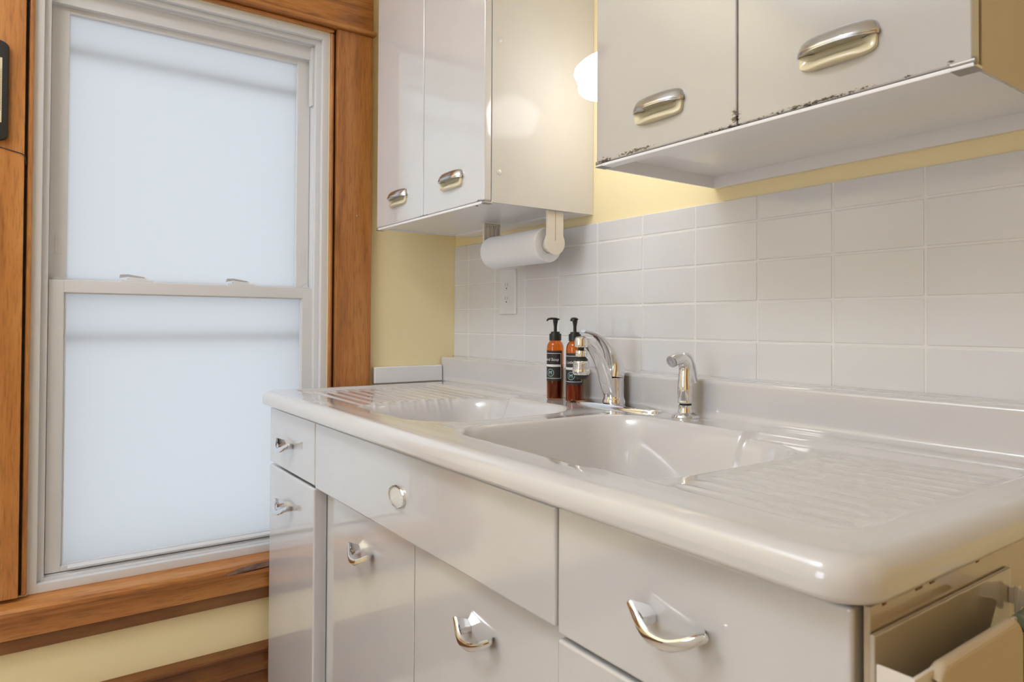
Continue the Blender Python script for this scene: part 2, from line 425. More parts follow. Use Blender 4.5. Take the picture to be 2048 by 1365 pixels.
# stool with its nose sawn away towards the cabinet
b = BM()
prof = [(0.0005, .426), (.044, .424), (.050, .430), (.051, .438), (.046, .4455), (0.0004, .4545)]
n0 = -1.30; cut0, cut1 = -.715, -.6
t = bmesh.new(); rows = []
for (yy, k) in ((n0, 1), (cut0, 1), (cut1, .70), (-.31, .70)):
    rows.append([t.verts.new((.0005 + (p[0]-.0005)*k, yy, p[1])) for p in prof])
box(b, -.019, .0006, WY0+.001, WY1-.001, .4505, .4552)
for a, c in zip(rows, rows[1:]):
    for i in range(len(prof)): t.faces.new((a[i], a[(i+1) % 6], c[(i+1) % 6], c[i]))
t.faces.new(rows[0]); t.faces.new(rows[-1])
add(b, t)
obj('window_stool', b, M['wood_h'], t2)
b = BM(); prism(b, [(cut0, .4275), (cut1, .4275), (cut1, .4435), (cut0+.03, .4405), (cut0, .430)], 'x', .0365, .0385)
o = obj('sawn_end', b, M['raw_wood'], t2); o['label'] = 'bare greyed wood where the stool nose was cut away'
for v_ in o.data.vertices:
    wy = v_.co.y + wloc(o).y
    kk = min(1, max(0, (wy-cut0)/(cut1-cut0))); v_.co.x += (1-kk)*.0145
b = BM(); prism(b, [(.0005, .4235), (.042, .4235), (.040, .414), (.032, .404), (.027, .392), (.026, .368), (.0005, .368)], 'y', -1.28, -.31, .001); obj('apron', b, M['wood_h'], t2)
b = BM(); box(b, .0005, .019, -1.28, -.31, .335, .3675, .002); obj('apron_strip', b, M['wood_hd'], t2)
b = BM()
prism(b, [(.0005, 0), (.024, 0), (.024, .10), (.018, .112), (.018, .137), (.027, .143), (.027, .157), (.018, .161), (.018, .186), (.025, .190), (.030, .199), (.028, .205), (.0005, .212)], 'y', YF+.01, -.10, .001)
struct('baseboard_left', b, M['wood_hd'])

# ---- tiles on the back wall
X0T, WT, Z0T, HT = .0903, .1521, 1.0629, .0785
zrows = [.985, Z0T, Z0T+HT, Z0T+2*HT, Z0T+3*HT, 1.349]
b = BM(); box(b, .001, 1.995, .0012, .0059, .90, 1.347); obj('grout_bed', b, M['grout'], wall_back)
meshes = {}
for r_ in range(5):
    for i in range(-1, 12):
        xa = .0015 if i < 0 else X0T + i*WT; xb = X0T + (i+1)*WT
        za, zb = zrows[r_], zrows[r_+1]
        w_, h_ = round(xb-xa-.003, 4), round(zb-za-.003, 4)
        if (w_, h_) not in meshes:
            b = BM(); box(b, -w_/2, w_/2, -.0035, .0035, -h_/2, h_/2, .0022, 3); finish(b, 60)
            me = bpy.data.meshes.new('tile'); b.to_mesh(me); b.free(); me.materials.append(M['tile']); meshes[(w_, h_)] = me
        o = bpy.data.objects.new('tile', meshes[(w_, h_)]); C.objects.link(o); o.parent = wall_back; wnorm(o)
        o.location = ((xa+xb)/2, .0035+random.uniform(-.0003, .0003), (za+zb)/2)
        o.rotation_euler = (random.uniform(-.004, .004), 0, random.uniform(-.003, .003))

# ================================================================= SINK CABINET (lower)
cab = thing('sink_cabinet', 'white enamelled steel sink base cabinet with chrome V pulls under the porcelain sink', 'cabinet', (.857, -.30, .0))
CX0, CX1 = .040, 1.6795
b = BM()
box(b, CX0, CX0+.003, -.572, -.012, .09, .868); box(b, CX0, CX1, -.020, -.012, .09, .868)
box(b, CX0, .4165, -.572, -.565, .09, .868); box(b, .4165, 1.2890, -.572, -.565, .09, .868); box(b, 1.289, CX1-.006, -.572, -.565, .09, .868)
box(b, CX0, CX1, -.57, -.02, .09, .10); box(b, .05, 1.67, -.50, -.03, .0, .09)
obj('body', b, M['enamel_low'], cab)
b = BM(); box(b, 1.6735, CX1, -.597, -.012, .09, .869, .0015); obj('end_panel', b, M['enamel_end'], cab)
def slab(x0, x1, z0, z1, yf, yb, bev=.004): b = BM(); box(b, x0, x1, yf, yb, z0, z1, bev, 3); return b
YD = -.605
fronts = []
fronts.append(('drawer', .0415, .3985, .7155, .8645, YD, -.5725))
fronts.append(('door', .0415, .3965, .100, .7095, YD, -.5725))
fronts.append(('front_panel', .4015, 1.2865, .7115, .8645, YD, -.5875))
fronts.append(('door', .4205, .8525, .100, .735, -.580, -.5725))
fronts.append(('door', .8555, 1.2855, .100, .735, -.580, -.5725))
fronts.append(('drawer', 1.2905, 1.6690, .7065, .8665, YD, -.5725))
fronts.append(('drawer', 1.2905, 1.6690, .465, .7005, YD, -.5725))
fronts.append(('drawer', 1.2905, 1.6690, .100, .459, YD, -.5725))
P = {}
for i, (nm, a, c, z0, z1, yf, yb) in enumerate(fronts): P[i] = obj(nm, slab(a, c, z0, z1, yf, yb, .0045 if yf == YD else .0015), M['enamel_low'], cab)
P[6]['label'] = 'drawer front below the top drawer, plain so far as seen'
b = BM(); box(b, .4165, .4200, -.578, -.5722, .1, .735); obj('jamb_strip', b, M['enamel_low'], cab)
# V shaped chrome pull
def vpull(parent, cx, cz, y0):
    """y0 = door face; ends at cx +-.052"""
    b = BM()
    ys, ym = y0-.016, y0-.0285
    pts = [(-.0515, 0.0145, ys), (-.042, .0085, ys-.003), (-.028, .0005, ym+.004), (-.011, -.0055, ym), (.011, -.0055, ym), (.028, .0005, ym+.004), (.042, .0085, ys-.003), (.0515, .0145, ys)]
    path = spline([(cx+p[0], p[2], cz+p[1]) for p in pts], 4)
    n = len(path); secs = []
    for i in range(n):
        t_ = abs(2*i/(n-1)-1)
        secs.append((.0036-.0008*t_, .0062-.0020*t_*t_ if t_ < .93 else .0026))
    sweep(b, path, secs, 10, Vector((0, 1, 0)), 2.6)
    for s in (-1, 1):
        t = bmesh.new()
        q = lambda x, y, z: t.verts.new((cx+s*x, y, cz+z))
        A = [q(.0500, ys, .0170), q(.0500, ys, .0105), q(.026, ym+.010, -.004), q(.029, ym+.010, .006)]
        B = [q(.0365, y0+.0005, .012), q(.0350, y0+.0005, .002), q(.0260, y0+.0005, -.002), q(.0265, y0+.0005, .006)]
        bmesh.ops.convex_hull(t, input=t.verts[:]); add(b, t)
    return obj('pull', b, M['chrome'], parent, angle=28, origin=(cx, y0, cz))
vpull(P[0], .206, .779, YD); vpull(P[1], .200, .622, YD)
vpull(P[3], .637, .618, -.580); vpull(P[4], 1.0745, .6165, -.580); vpull(P[5], 1.4845, .783, YD)
# oval emblem on the false front
b = BM(); lathe(b, [(.0200, 0), (.0200, .003), (.0188, .0050), (.0176, .0046), (.0172, .002), (.0172, 0)], (.8365, YD, .784), 40, Matrix.Scale(1.62, 4, (1, 0, 0)) @ Matrix.Rotation(PI/2, 4, 'X'), cap=False)
em = obj('emblem', b, M['chrome'], P[2], 30)
b = BM(); lathe(b, [(0.0, 0), (.0176, 0), (.0172, .002), (0, .0030)], (.8365, YD, .784), 32, Matrix.Scale(1.62, 4, (1, 0, 0)) @ Matrix.Rotation(PI/2, 4, 'X'), cap=False)
b.free()
b = BM(); lathe(b, [(0.0, .0030), (.009, .0028), (.0174, .0020), (.0174, 0)], (.8365, YD, .784), 32, Matrix.Scale(1.62, 4, (1, 0, 0)) @ Matrix.Rotation(PI/2, 4, 'X'), cap=False)
o = obj('emblem_disc', b, M['pearl'], cab); o['label'] = 'pearly mottled disc inside the chrome ring'
# rust and flaking paint along the end panel's top edge
for (yy, l_) in ((-.575, .006), (-.515, .012), (-.49, .009), (-.395, .007), (-.27, .005), (-.20, .01)):
    b = BM(); box(b, 1.6785, 1.6802, yy-l_/2, yy+l_/2, .8655, .8697, .0005); obj('rust_patch', b, M['rust'], cab)
b = BM(); box(b, 1.6785, 1.6815, -.458, -.449, .868, .8735, .001); obj('paint_flake', b, M['enamel'], cab)

# ================================================================= SINK TOP
def build_sink():
    x0, x1, y0, yb, T = .024, 1.692, -.632, -.050, .912
    r = .022; CR = .045
    import numpy as np
    step = .003
    def axis(a, c, fine_a, fine_c):
        v = []
        if fine_a: v += [a + r*(1-math.cos(t*PI/2/8)) for t in range(8)]; s = a+r
        else: s = a
        e = c-r if fine_c else c
        k = max(1, int(round((e-s)/step))); v += [s+(e-s)*i/k for i in range(k+1)]
        if fine_c: v += [c-r*(1-math.cos(t*PI/2/8)) for t in range(7, -1, -1)]
        return v
    xs = axis(x0, x1, True, True); ys = axis(y0, yb-.014, True, False)
    X, Y = np.meshgrid(np.array(xs), np.array(ys))
    # round the two front corners in plan
    for sx, cx in ((-1, x0+CR), (1, x1-CR)):
        a = (X-cx)*sx/CR; c = (y0+CR-Y)/CR
        k = (a > 0) & (c > 0)
        na = a*np.sqrt(1-c*c/2); nc = c*np.sqrt(1-a*a/2)
        X = np.where(k, cx+sx*na*CR, X); Y = np.where(k, y0+CR-nc*CR, Y)
    def rr(x, y, xa, xb_, ya, yb_, rad):
        qx = np.abs(x-(xa+xb_)/2)-(xb_-xa)/2+rad; qy = np.abs(y-(ya+yb_)/2)-(yb_-ya)/2+rad
        return -(np.hypot(np.maximum(qx, 0), np.maximum(qy, 0))+np.minimum(np.maximum(qx, qy), 0)-rad)
    d = rr(X, Y, x0, x1, y0, .6, CR)
    dd = np.clip(d, 0, r)
    Z = T-(r-np.sqrt(np.maximum(r*r-(r-dd)**2, 0)))
    ss = lambda t: (lambda u: u*u*(3-2*u))(np.clip(t, 0, 1))
    Z -= .0015*(1-ss((d-r)/.03))
    # sunk drainboards with ridges
    for (xa, xb_) in ((.082, .47), (1.325, 1.640)):
        s = rr(X, Y, xa, xb_+(.1 if xa < .5 else 0), -.556, -.125, .03) if xa < .5 else rr(X, Y, xa-.1, xb_, -.556, -.125, .03)
        inb = ss(s/.012)
        Z -= .0075*inb
        fall = (X-xa)/(xb_-xa) if xa < .5 else (xb_-X)/(xb_-xa)
        Z -= .004*inb*np.clip(fall, 0, 1)
        for k in range(11):
            yc = -.505+.034*k
            ya_ = np.abs(Y-yc)
            amp = (.0034 if xa < .5 else .0017)*ss((s-.016)/.02)
            if xa < .5: amp = amp*ss((.455-X)/.03)
            else: amp = amp*ss((X-1.39)/.03)
            Z += amp*np.exp(-(ya_/.0046)**2)
    # bowls
    for (xa, xb_, ya, yb_) in ((.425, .855, -.562, -.165), (.912, 1.375, -.566, -.142)):
        s = rr(X, Y, xa, xb_, ya, yb_, .105)
        t = np.clip(s/.062, 0, 1); f = t*t*(3-2*t); f = .35*t**1.6*np.clip(2-t, 0, 2)*.5+.65*f
        Z = np.minimum(Z, Z*(1-np.clip(s/.004, 0, 1))+(T-.003)*np.clip(s/.004, 0, 1)) if False else Z
        Z = Z-f*.160-f*.012*np.clip(1-((X-(xa+xb_)/2)/.2)**2, 0, 1)*np.clip(1-((Y-(ya+yb_)/2)/.18)**2, 0, 1)
    # divider a touch lower than the rim
    dv = np.exp(-((X-.8835)/.03)**2)*ss((Y+.56)/.05)*ss((-.14-Y)/.05)
    Z -= .004*dv
    rows = [list(zip(X[j], Y[j], Z[j])) for j in range(len(ys))]
    # backsplash: fillet, face, rounded top, ledge to the wall
    zb = rows[-1]
    prof = []
    rf = .014
    for k in range(1, 9):
        a = k/8*PI/2; prof.append((yb-rf+rf*math.sin(a), rf*(1-math.cos(a))))
    base = T
    for (yy, dz) in prof: rows.append([(p[0], yy, p[2]+dz) for p in zb])
    top = .989; ru = .009
    for zz in (.935, .955, .972, top-ru-.001): rows.append([(p[0], yb, zz) for p in zb])
    for k in range(1, 7):
        a = k/6*PI/2; rows.append([(p[0], yb+ru*(1-math.cos(a)), top-.002-ru+ru*math.sin(a)) for p in zb])
    rows.append([(p[0], -.012, top-.0015) for p in zb]); rows.append([(p[0], -.0045, top+.001) for p in zb]); rows.append([(p[0], -.0008, top+.001) for p in zb])
    # stretch the splash to the window wall at its closed end
    nT = len(ys)
    for j in range(nT, len(rows)):
        k = min(1, (j-nT)/6)
        rows[j] = [((.008 + (p[0]-x0) if i == 0 else p[0]) if False else p[0]-(.018*k*max(0, 1-i/20)), p[1], p[2]) for i, p in enumerate(rows[j])]
    # flatten mesh + skirt
    W = len(xs); H = len(rows)
    verts = [p for rw in rows for p in rw]
    faces = [(j*W+i, j*W+i+1, (j+1)*W+i+1, (j+1)*W+i) for j in range(H-1) for i in range(W-1)]
    # skirt round front and ends
    loop = [j*W for j in range(H-1, -1, -1)] + list(range(1, W)) + [j*W+W-1 for j in range(1, H)]
    zA = T-.0015-r
    prev = loop
    cxm, cym = (x0+x1)/2, -.3
    for (ins, zz) in ((.0, .888), (.0, .880), (.0015, .876), (.005, .8735), (.018, .8735)):
        cur = []
        for vi in loop:
            x, y, z = verts[vi]
            nx = x; ny = y
            if x < x0+CR: nx = x+ins*min(1, (x0+CR-x)/CR+.0)
            if x > x1-CR: nx = x-ins*min(1, (x-(x1-CR))/CR)
            if y < y0+CR: ny = y+ins*min(1, (y0+CR-y)/CR)
            cur.append(len(verts)); verts.append((nx, ny, min(zz, z)))
        for i in range(len(loop)-1): faces.append((prev[i], cur[i], cur[i+1], prev[i+1]))
        prev = cur
    me = bpy.data.meshes.new('sink'); me.from_pydata(verts, [], faces); me.update()
    bmm = bmesh.new(); bmm.from_mesh(me); bpy.data.meshes.remove(me)
    return bmm
sink = thing('sink', 'white porcelain double bowl sink top with ridged drainboards along the tiled wall', 'sink', (.857, -.30, .874))
b = build_sink(); obj('sink_top', b, M['porcelain'], sink, angle=60)
for cx in (.64, 1.142):
    b = BM(); lathe(b, [(.0, .7412), (.020, .7412), (.034, .7425), (.042, .7445), (.045, .7450), (.045, .734)], (cx, -.36, .001), 32, cap=False); obj('drain_strainer', b, M['chrome'], sink)
# strip of white splash on the window wall
b = BM(); box(b, .0005, .0195, -.2895, -.0525, .9095, .961, .004, 3); tag(obj('side_splash', b, M['lit_white']), 'short white splash strip against the yellow wall at the end of the sink', 'backsplash')

# ================================================================= FAUCET
FX, FY = .843, -.080
fau = thing('faucet', 'chrome single lever kitchen faucet on oval base plate behind the sink bowls', 'faucet', (FX, FY, .912))
b = BM(); t = bmesh.new(); rings = []
for (k, z) in ((1, .911), (1, .914), (.985, .9165), (.93, .919), (.6, .9215), (.25, .9225)):
    rg = []
    for i in range(64):
        a = 2*PI*i/64; ca, sa = math.cos(a), math.sin(a)
        rg.append(t.verts.new((FX+.137*k*math.copysign(abs(ca)**.85, ca), FY+.031*k*math.copysign(abs(sa)**.85, sa), z)))
    rings.append(rg)
for a_, c_ in zip(rings, rings[1:]):
    for i in range(64): t.faces.new((a_[i], a_[(i+1) % 64], c_[(i+1) % 64], c_[i]))
t.faces.new(rings[-1]); add(b, t); obj('base_plate', b, M['chrome'], fau)
b = BM(); lathe(b, [(.0255, .921), (.0260, .926), (.0235, .931), (.0228, .935), (.0226, .975), (.0232, .977)], (FX, FY, 0), 40); obj('body', b, M['chrome'], fau)
b = BM()
path = spline([(FX, -.080, .978), (FX, -.079, .992), (FX, -.083, 1.012), (FX, -.095, 1.038), (FX, -.116, 1.060), (FX, -.142, 1.075), (FX, -.172, 1.0805)], 5)
secs = [s for s in spline([(.0226, .0226), (.0222, .0215), (.0200, .0165), (.0165, .0115), (.0135, .0070), (.0115, .0050), (.0080, .0030)], 5)]
sweep(b, path, secs, 24, power=2.2); obj('lever', b, M['chrome'], fau)
b = BM()
path = spline([(FX, -.088, .932), (FX, -.099, .955), (FX, -.1100, .985), (FX, -.1230, 1.014), (FX, -.1420, 1.040), (FX, -.160, 1.054), (FX, -.170, 1.0570)], 5)
secs = [s for s in spline([(.0175, .0080), (.0180, .0085), (.0172, .0080), (.0160, .0078), (.0145, .0080), (.0125, .0085), (.0100, .0080)], 5)]
sweep(b, path, secs, 20, power=3.4); obj('spout', b, M['chrome'], fau, angle=28)
AY = -.1775
b = BM(); lathe(b, [(.0120, 1.0445), (.0142, 1.046), (.0148, 1.050), (.0146, 1.060), (.0128, 1.066), (.008, 1.0688), (0, 1.0695)], (FX, AY, 0), 32, cap=False); obj('spout_end', b, M['chrome'], fau)
sw = BM(); lathe(sw, [(.0110, 1.0245), (.0128, 1.0255), (.0128, 1.0315), (.0120, 1.0322), (.0130, 1.033), (.0126, 1.0385), (.0105, 1.0395)], (FX, AY, 0), 32); swv = obj('swivel_collar', sw, M['chrome'], fau)
b = BM(); lathe(b, [(.006, 1.038), (.0065, 1.0445), (.006, 1.046)], (FX, AY, 0), 20); obj('ball_joint', b, M['rubber'], swv)
b = BM(); lathe(b, [(.010, 1.0175), (.0145, 1.0165), (.0145, 1.0195), (.010, 1.0245)], (FX, AY, 0), 32); obj('seal_ring', b, M['rubber'], swv)
b = BM()
pr = [(.0165, .9865), (.0186, .990), (.0192, .9945), (.0186, .9975)]
for k in range(5): z = .9985+k*.0032; pr += [(.0180, z), (.0183, z+.0012), (.0171, z+.0018), (.0171, z+.0026)]
pr += [(.0165, 1.0155), (.0140, 1.0175)]
lathe(b, pr, (FX, AY, 0), 40); obj('aerator', b, M['chrome'], fau, angle=50)
b = BM(); lathe(b, [(.0, .9775), (.0095, .9775), (.0135, .981), (.0162, .987), (.010, .988)], (FX, AY, 0), 32, cap=False); obj('aerator_tip', b, M['rubber'], fau)

# side sprayer
SX, SYY = 1.055, -.090
spr = thing('side_sprayer', 'chrome side sprayer standing in its round holder beside the faucet', 'sprayer', (SX, SYY, .912))
b = BM(); lathe(b, [(.0265, .911), (.0270, .9145), (.0250, .918), (.0180, .9205), (.0150, .923), (.0140, .930), (.0140, .937)], (SX, SYY, 0), 40); obj('holder', b, M['chrome'], spr)
b = BM(); lathe(b, [(.0118, .9365), (.0118, .9415)], (SX, SYY, 0), 28); obj('seal_ring', b, M['rubber'], spr)
b = BM(); lathe(b, [(.0150, .941), (.0158, .9435), (.0150, .946)], (SX, SYY, 0), 32); obj('collar', b, M['chrome'], spr)
b = BM()
path = spline([(SX, -.090, .944), (SX, -.090, .968), (SX, -.090, .990), (SX, -.089, 1.006), (SX, -.092, 1.020), (SX, -.1035, 1.0285), (SX, -.1180, 1.0275), (SX, -.1300, 1.0235)], 5)
secs = [s for s in spline([(.0145, .0145), (.0155, .0155), (.0140, .0145), (.0135, .0140), (.0135, .0135), (.0130, .0125), (.0128, .0122), (.0128, .0120)], 5)]
sweep(b, path, secs, 24); obj('head', b, M['chrome'], spr, angle=40)
d = Vector((0, -1, -.34)).normalized(); q = Vector((0, 0, 1)).rotation_difference(d).to_matrix().to_4x4()
b = BM(); lathe(b, [(.0115, 0), (.0113, .0012), (.0075, .0014), (.0072, .0006), (.0045, .0006), (.0042, .0016), (0, .0018)], (SX, -.1305, 1.0232), 28, q, cap=False); obj('nozzle', b, M['old_chrome'], spr)
b = BM()
path = spline([(SX, -.100, 1.0385), (SX, -.085, 1.0355), (SX, -.072, 1.020), (SX, -.064, 1.000), (SX, -.058, .979)], 5)
secs = [s for s in spline([(.0070, .0020), (.0085, .0035), (.0078, .0032), (.0062, .0025), (.0050, .0018)], 5)]
sweep(b, path, secs, 16, power=3); obj('trigger', b, M['chrome'], spr)

# ================================================================= BOTTLES
def bottle(bx, by, label, ang, word, liquid, lvl, nozzle, zoff=0.):
    T = thing('pump_bottle', label, 'bottle', (bx, by, .9122), 'amber pump bottles by the faucet')
    z0 = .9122; rr_ = .0207
    prof = [(0, 0), (.018, 0), (.0200, .0015), (rr_, .004), (rr_, .122), (.0200, .130), (.0172, .137), (.0125, .1425), (.0110, .1440), (.0110, .150)]
    inner = [(.0100, .150), (.0100, .1435), (.0160, .1355), (.0186, .129), (.0193, .121), (.0193, .005), (.0180, .0022), (0, .0022)]
    b = BM(); lathe(b, [(r, z0+z) for r, z in prof+inner], (bx, by, 0), 40, cap=False); obj('glass', b, M['amber'], T)
    b = BM(); lathe(b, [(0, z0+.0024), (.0178, z0+.0024), (.0191, z0+.006), (.0191, z0+lvl), (0, z0+lvl)], (bx, by, 0), 36, cap=False); obj('liquid', b, liquid, T)
    b = BM(); lathe(b, [(.0145, .1430), (.0148, .1435), (.0148, .158), (.0140, .1595), (.0112, .160), (.0110, .1640), (.0060, .1650)], (bx, by, z0), 36)
    cap = obj('collar', b, M['black'], T)
    b = BM()
    lathe(b, [(.0038, .164), (.0040, .178), (.0062, .190), (.0064, .193)], (bx, by, z0), 20)
    nd = Vector((math.cos(R(nozzle)), math.sin(R(nozzle)), 0)); sd = Vector((-nd.y, nd.x, 0)); o0 = Vector((bx, by, z0))
    path = [o0-nd*.009+Vector((0, 0, .1945)), o0+Vector((0, 0, .196)), o0+nd*.012+Vector((0, 0, .1965)), o0+nd*.020+Vector((0, 0, .1950)), o0+nd*.0235+Vector((0, 0, .191))]
    sweep(b, path, [(.0055, .0022), (.0065, .0030), (.0046, .0028), (.0036, .0024), (.0030, .0018)], 14, sd)
    obj('pump', b, M['black'], T)
    # label wrapped round the glass
    lw, la, lb = R(86), .0445+zoff, .1185+zoff
    def arc(r, a0, a1, za, zb, n=30):
        b = BM(); t = bmesh.new(); A = []; B = []
        for i in range(n+1):
            a = R(ang)+a0+(a1-a0)*i/n
            A.append(t.verts.new((bx+r*math.cos(a), by+r*math.sin(a), z0+za))); B.append(t.verts.new((bx+r*math.cos(a), by+r*math.sin(a), z0+zb)))
        for i in range(n): t.faces.new((A[i], A[i+1], B[i+1], B[i]))
        add(b, t); return b
    lab = obj('label', arc(rr_+.00015, -lw, lw, la, lb), M['label_black'], T); lab['label'] = 'black label with white frame and print'
    fb = BM(); f0 = lw-R(9); zt, zbm, th = lb-.0062, la+.0065, .0011
    for args in ((-f0, f0, zt-th, zt), (-f0, f0, zbm, zbm+th), (-f0, -f0+R(3.4), zbm, zt), (f0-R(3.4), f0, zbm, zt), (-f0, f0, la+.0350, la+.0405)):
        q_ = arc(rr_+.0003, *args); me = bpy.data.meshes.new('q'); q_.to_mesh(me); q_.free(); fb.from_mesh(me); bpy.data.meshes.remove(me)
    obj('label_frame', fb, M['label_white'], lab)
    def bend(zc, r=rr_+.00045):
        def f(co):
            a = R(ang)+co.x/rr_
            return Vector((bx+r*math.cos(a), by+r*math.sin(a), z0+zc+co.y))
        return f
    obj('lettering', text_bm(word, .0098, bend(la+.0525)), M['label_white'], lab)
    cz = la+.0205
    t = bmesh.new(); n = 36; A = []; B = []
    for i in range(n):
        a = 2*PI*i/n
        for lst, rad in ((A, .0090), (B, .0082)):
            p = bend(cz)(Vector((rad*math.cos(a), rad*math.sin(a), 0))); lst.append(t.verts.new(p))
    for i in range(n): t.faces.new((A[i], A[(i+1) % n], B[(i+1) % n], B[i]))
    b = BM(); add(b, t); me = bpy.data.meshes.new('q'); mt_ = text_bm('M', .0115, bend(cz-.0002)); mt_.to_mesh(me); mt_.free(); b.from_mesh(me); bpy.data.meshes.remove(me)
    obj('monogram', b, M['label_teal'], lab)
    b = BM(); random.seed(5)
    xx = -.017
    while xx < .017:
        l_ = random.uniform(.0006, .0018)
        q_ = arc(rr_+.0004, xx/rr_, (xx+l_)/rr_, la+.0370, la+.0370+random.uniform(.0006, .0012), 2); me = bpy.data.meshes.new('q'); q_.to_mesh(me); q_.free(); b.from_mesh(me); bpy.data.meshes.remove(me)
        xx += l_+random.uniform(.0003, .0009)
    obj('small_print', b, M['label_grey'], lab)
bottle(.653, -.096, 'amber hand soap pump bottle with black label, the one farther from the faucet', -73, 'Hand Soap', M['soap'], .080, -100, 0)
bottle(.7195, -.090, 'amber lotion pump bottle with black label, partly behind the faucet head', -66, 'Lotion', M['lotion'], .060, -62, -.004)

# ================================================================= OUTLET
out = thing('wall_outlet', 'white double electrical outlet with plain cover plate on the tiled wall', 'outlet', (.316, .0, 1.188))
b = BM(); prism(b, [(.273, 0), (.359, 0), (.357, -.0050), (.353, -.0072), (.279, -.0072), (.275, -.0050)], 'z', 1.1235, 1.2535, .0015); obj('cover_plate', b, M['plastic_white'], out)
for zc in (1.207, 1.167):
    b = BM(); box(b, .3015, .3300, -.0082, -.0070, zc-.0150, zc+.0150, .004, 3) if False else box(b, .3015, .3300, -.0080, -.0070, zc-.0150, zc+.0150, .0004)
    rc = obj('receptacle', b, M['plastic_white'], out)
    b = BM(); box(b, .3090, .3102, -.0083, -.0079, zc-.0015, zc+.0075); box(b, .3198, .3210, -.0083, -.0079, zc-.0015, zc+.0065)
    lathe(b, [(0, 0), (.0024, 0), (.0024, .0003), (0, .0003)], (.315, -.0080, zc-.008), 12, Matrix.Rotation(PI/2, 4, 'X'), cap=False); obj('slot', b, M['dark'], rc)

# ================================================================= UPPER CABINETS
def cup_pull(parent, cx, zc, yf, hw=.0535):
    """chrome hood over a cream cup; zc = height of the hood's lip"""
    n = 28
    def prot(u, k): return k*(1-abs(u)**2.6)**.75
    us_ = [math.sin(PI/2*(-1+2*i/n)) for i in range(n+1)]
    # hood
    rows = []
    for (py, pz) in ((0.0, 1.0), (.30, .96), (.62, .78), (.85, .48), (.96, .20), (1.0, .14), (1.0, .06), (1.03, .04), (1.03, -.04), (.99, -.06), (1.0, -.08), (1.03, -.10), (1.03, -.18), (.96, -.20), (.70, -.14), (0, -.08)):
        rw = []
        for u in us_:
            top = .0075*(1-abs(u)**2.4)**.5+.0125*(1-abs(u)**14)**.5+.0005
            z = zc+(pz*top if pz > .2 else pz*.0165)
            rw.append((cx+u*hw*(1.0 if pz > .3 else 1.018), yf-(.0035+prot(u, .0185))*py, z))
        rows.append(rw)
    b = BM(); grid(b, rows)
    t = bmesh.new()
    hd = obj('pull_hood', b, M['old_chrome'], parent, angle=40, origin=(cx, yf, zc))
    rows = []
    for (py, w_, pz) in ((0, 1.0, -1.0), (.5, 1.0, -1.0), (.9, .985, -.97), (1.0, .95, -.90), (.98, .88, -.76), (.80, .80, -.60), (.40, .72, -.44), (.10, .66, -.30), (.06, .60, -.1), (.06, .60, .1)):
        rw = []
        for u in us_:
            a = (u+1)/2*PI
            # half-superellipse outline swept below the hood
            cu_ = -math.cos(a); su = math.sin(a)
            ex = .42
            ox = math.copysign(abs(cu_)**ex, cu_); oz = su**.34 if su > 1e-6 else 0
            z = zc-.002-.0215*abs(pz)*oz if pz < .05 else zc+.002
            rw.append((cx+ox*hw*.965*w_, yf-.0005-(.0050+.0085*(1-ox*ox))*py, z))
        rows.append(rw)
    b = BM(); grid(b, rows); obj('pull_cup', b, M['pull_cream'], parent, angle=50, origin=(cx, yf, zc))

# narrow pair by the window
c1 = thing('wall_cabinet', 'white enamelled two door wall cabinet hanging beside the window', 'cabinet', (.386, -.15, 1.37), 'white steel wall cabinets')
b = BM()
box(b, .0955, .1000, -.3000, .0055, 1.3705, 2.12); box(b, .100, .672, -.3000, .0055, 1.3745, 1.381); box(b, .100, .672, -.3000, -.2985, 1.381, 2.12)
box(b, .0955, .6765, -.3195, -.2990, 1.3665, 1.3725, .001); box(b, .0955, .6765, -.3, .0055, 2.112, 2.13); box(b, .100, .672, -.055, .0055, 1.3695, 1.3760, .001)
obj('body', b, M['lit_white'], c1)
b = BM(); box(b, .6725, .6765, -.3000, .0055, 1.3700, 2.12, .0008); o = obj('side_panel', b, M['enamel_side'], c1)
for zc in (1.744, 1.440):
    b = BM(); lathe(b, [(.0062, 0), (.0060, .0012), (.0040, .0022), (0, .0025)], (.6765, -.280, zc), 20, Matrix.Rotation(PI/2, 4, 'Y'), cap=False); obj('hole_plug', b, M['enamel'], c1)
b = BM(); box(b, .0965, .3825, -.3200, -.3010, 1.3735, 2.118, .0028, 3); d1 = obj('door', b, M['enamel_door_l'], c1)
b = BM(); box(b, .3855, .6755, -.3200, -.3010, 1.3735, 2.118, .0028, 3); d2 = obj('door', b, M['enamel_door_l'], c1)
cup_pull(d1, .2395, 1.4430, -.3200); cup_pull(d2, .5300, 1.4430, -.3200)
for (xa, xb) in ((.665, .6775), (.0945, .105)):
    b = BM(); box(b, xa, xb, -.3215, -.300, 1.3655, 1.3685, .0008); box(b, xa, xb, -.3205, -.302, 1.3700, 1.3722, .0006); obj('hinge_pin', b, M['steel'], c1)
b = BM(); lathe(b, [(0, 0), (.003, 0), (.003, .0008), (0, .0008)], (.632, -.312, 1.3658), 10, cap=False); obj('screw_hole', b, M['dark'], c1)
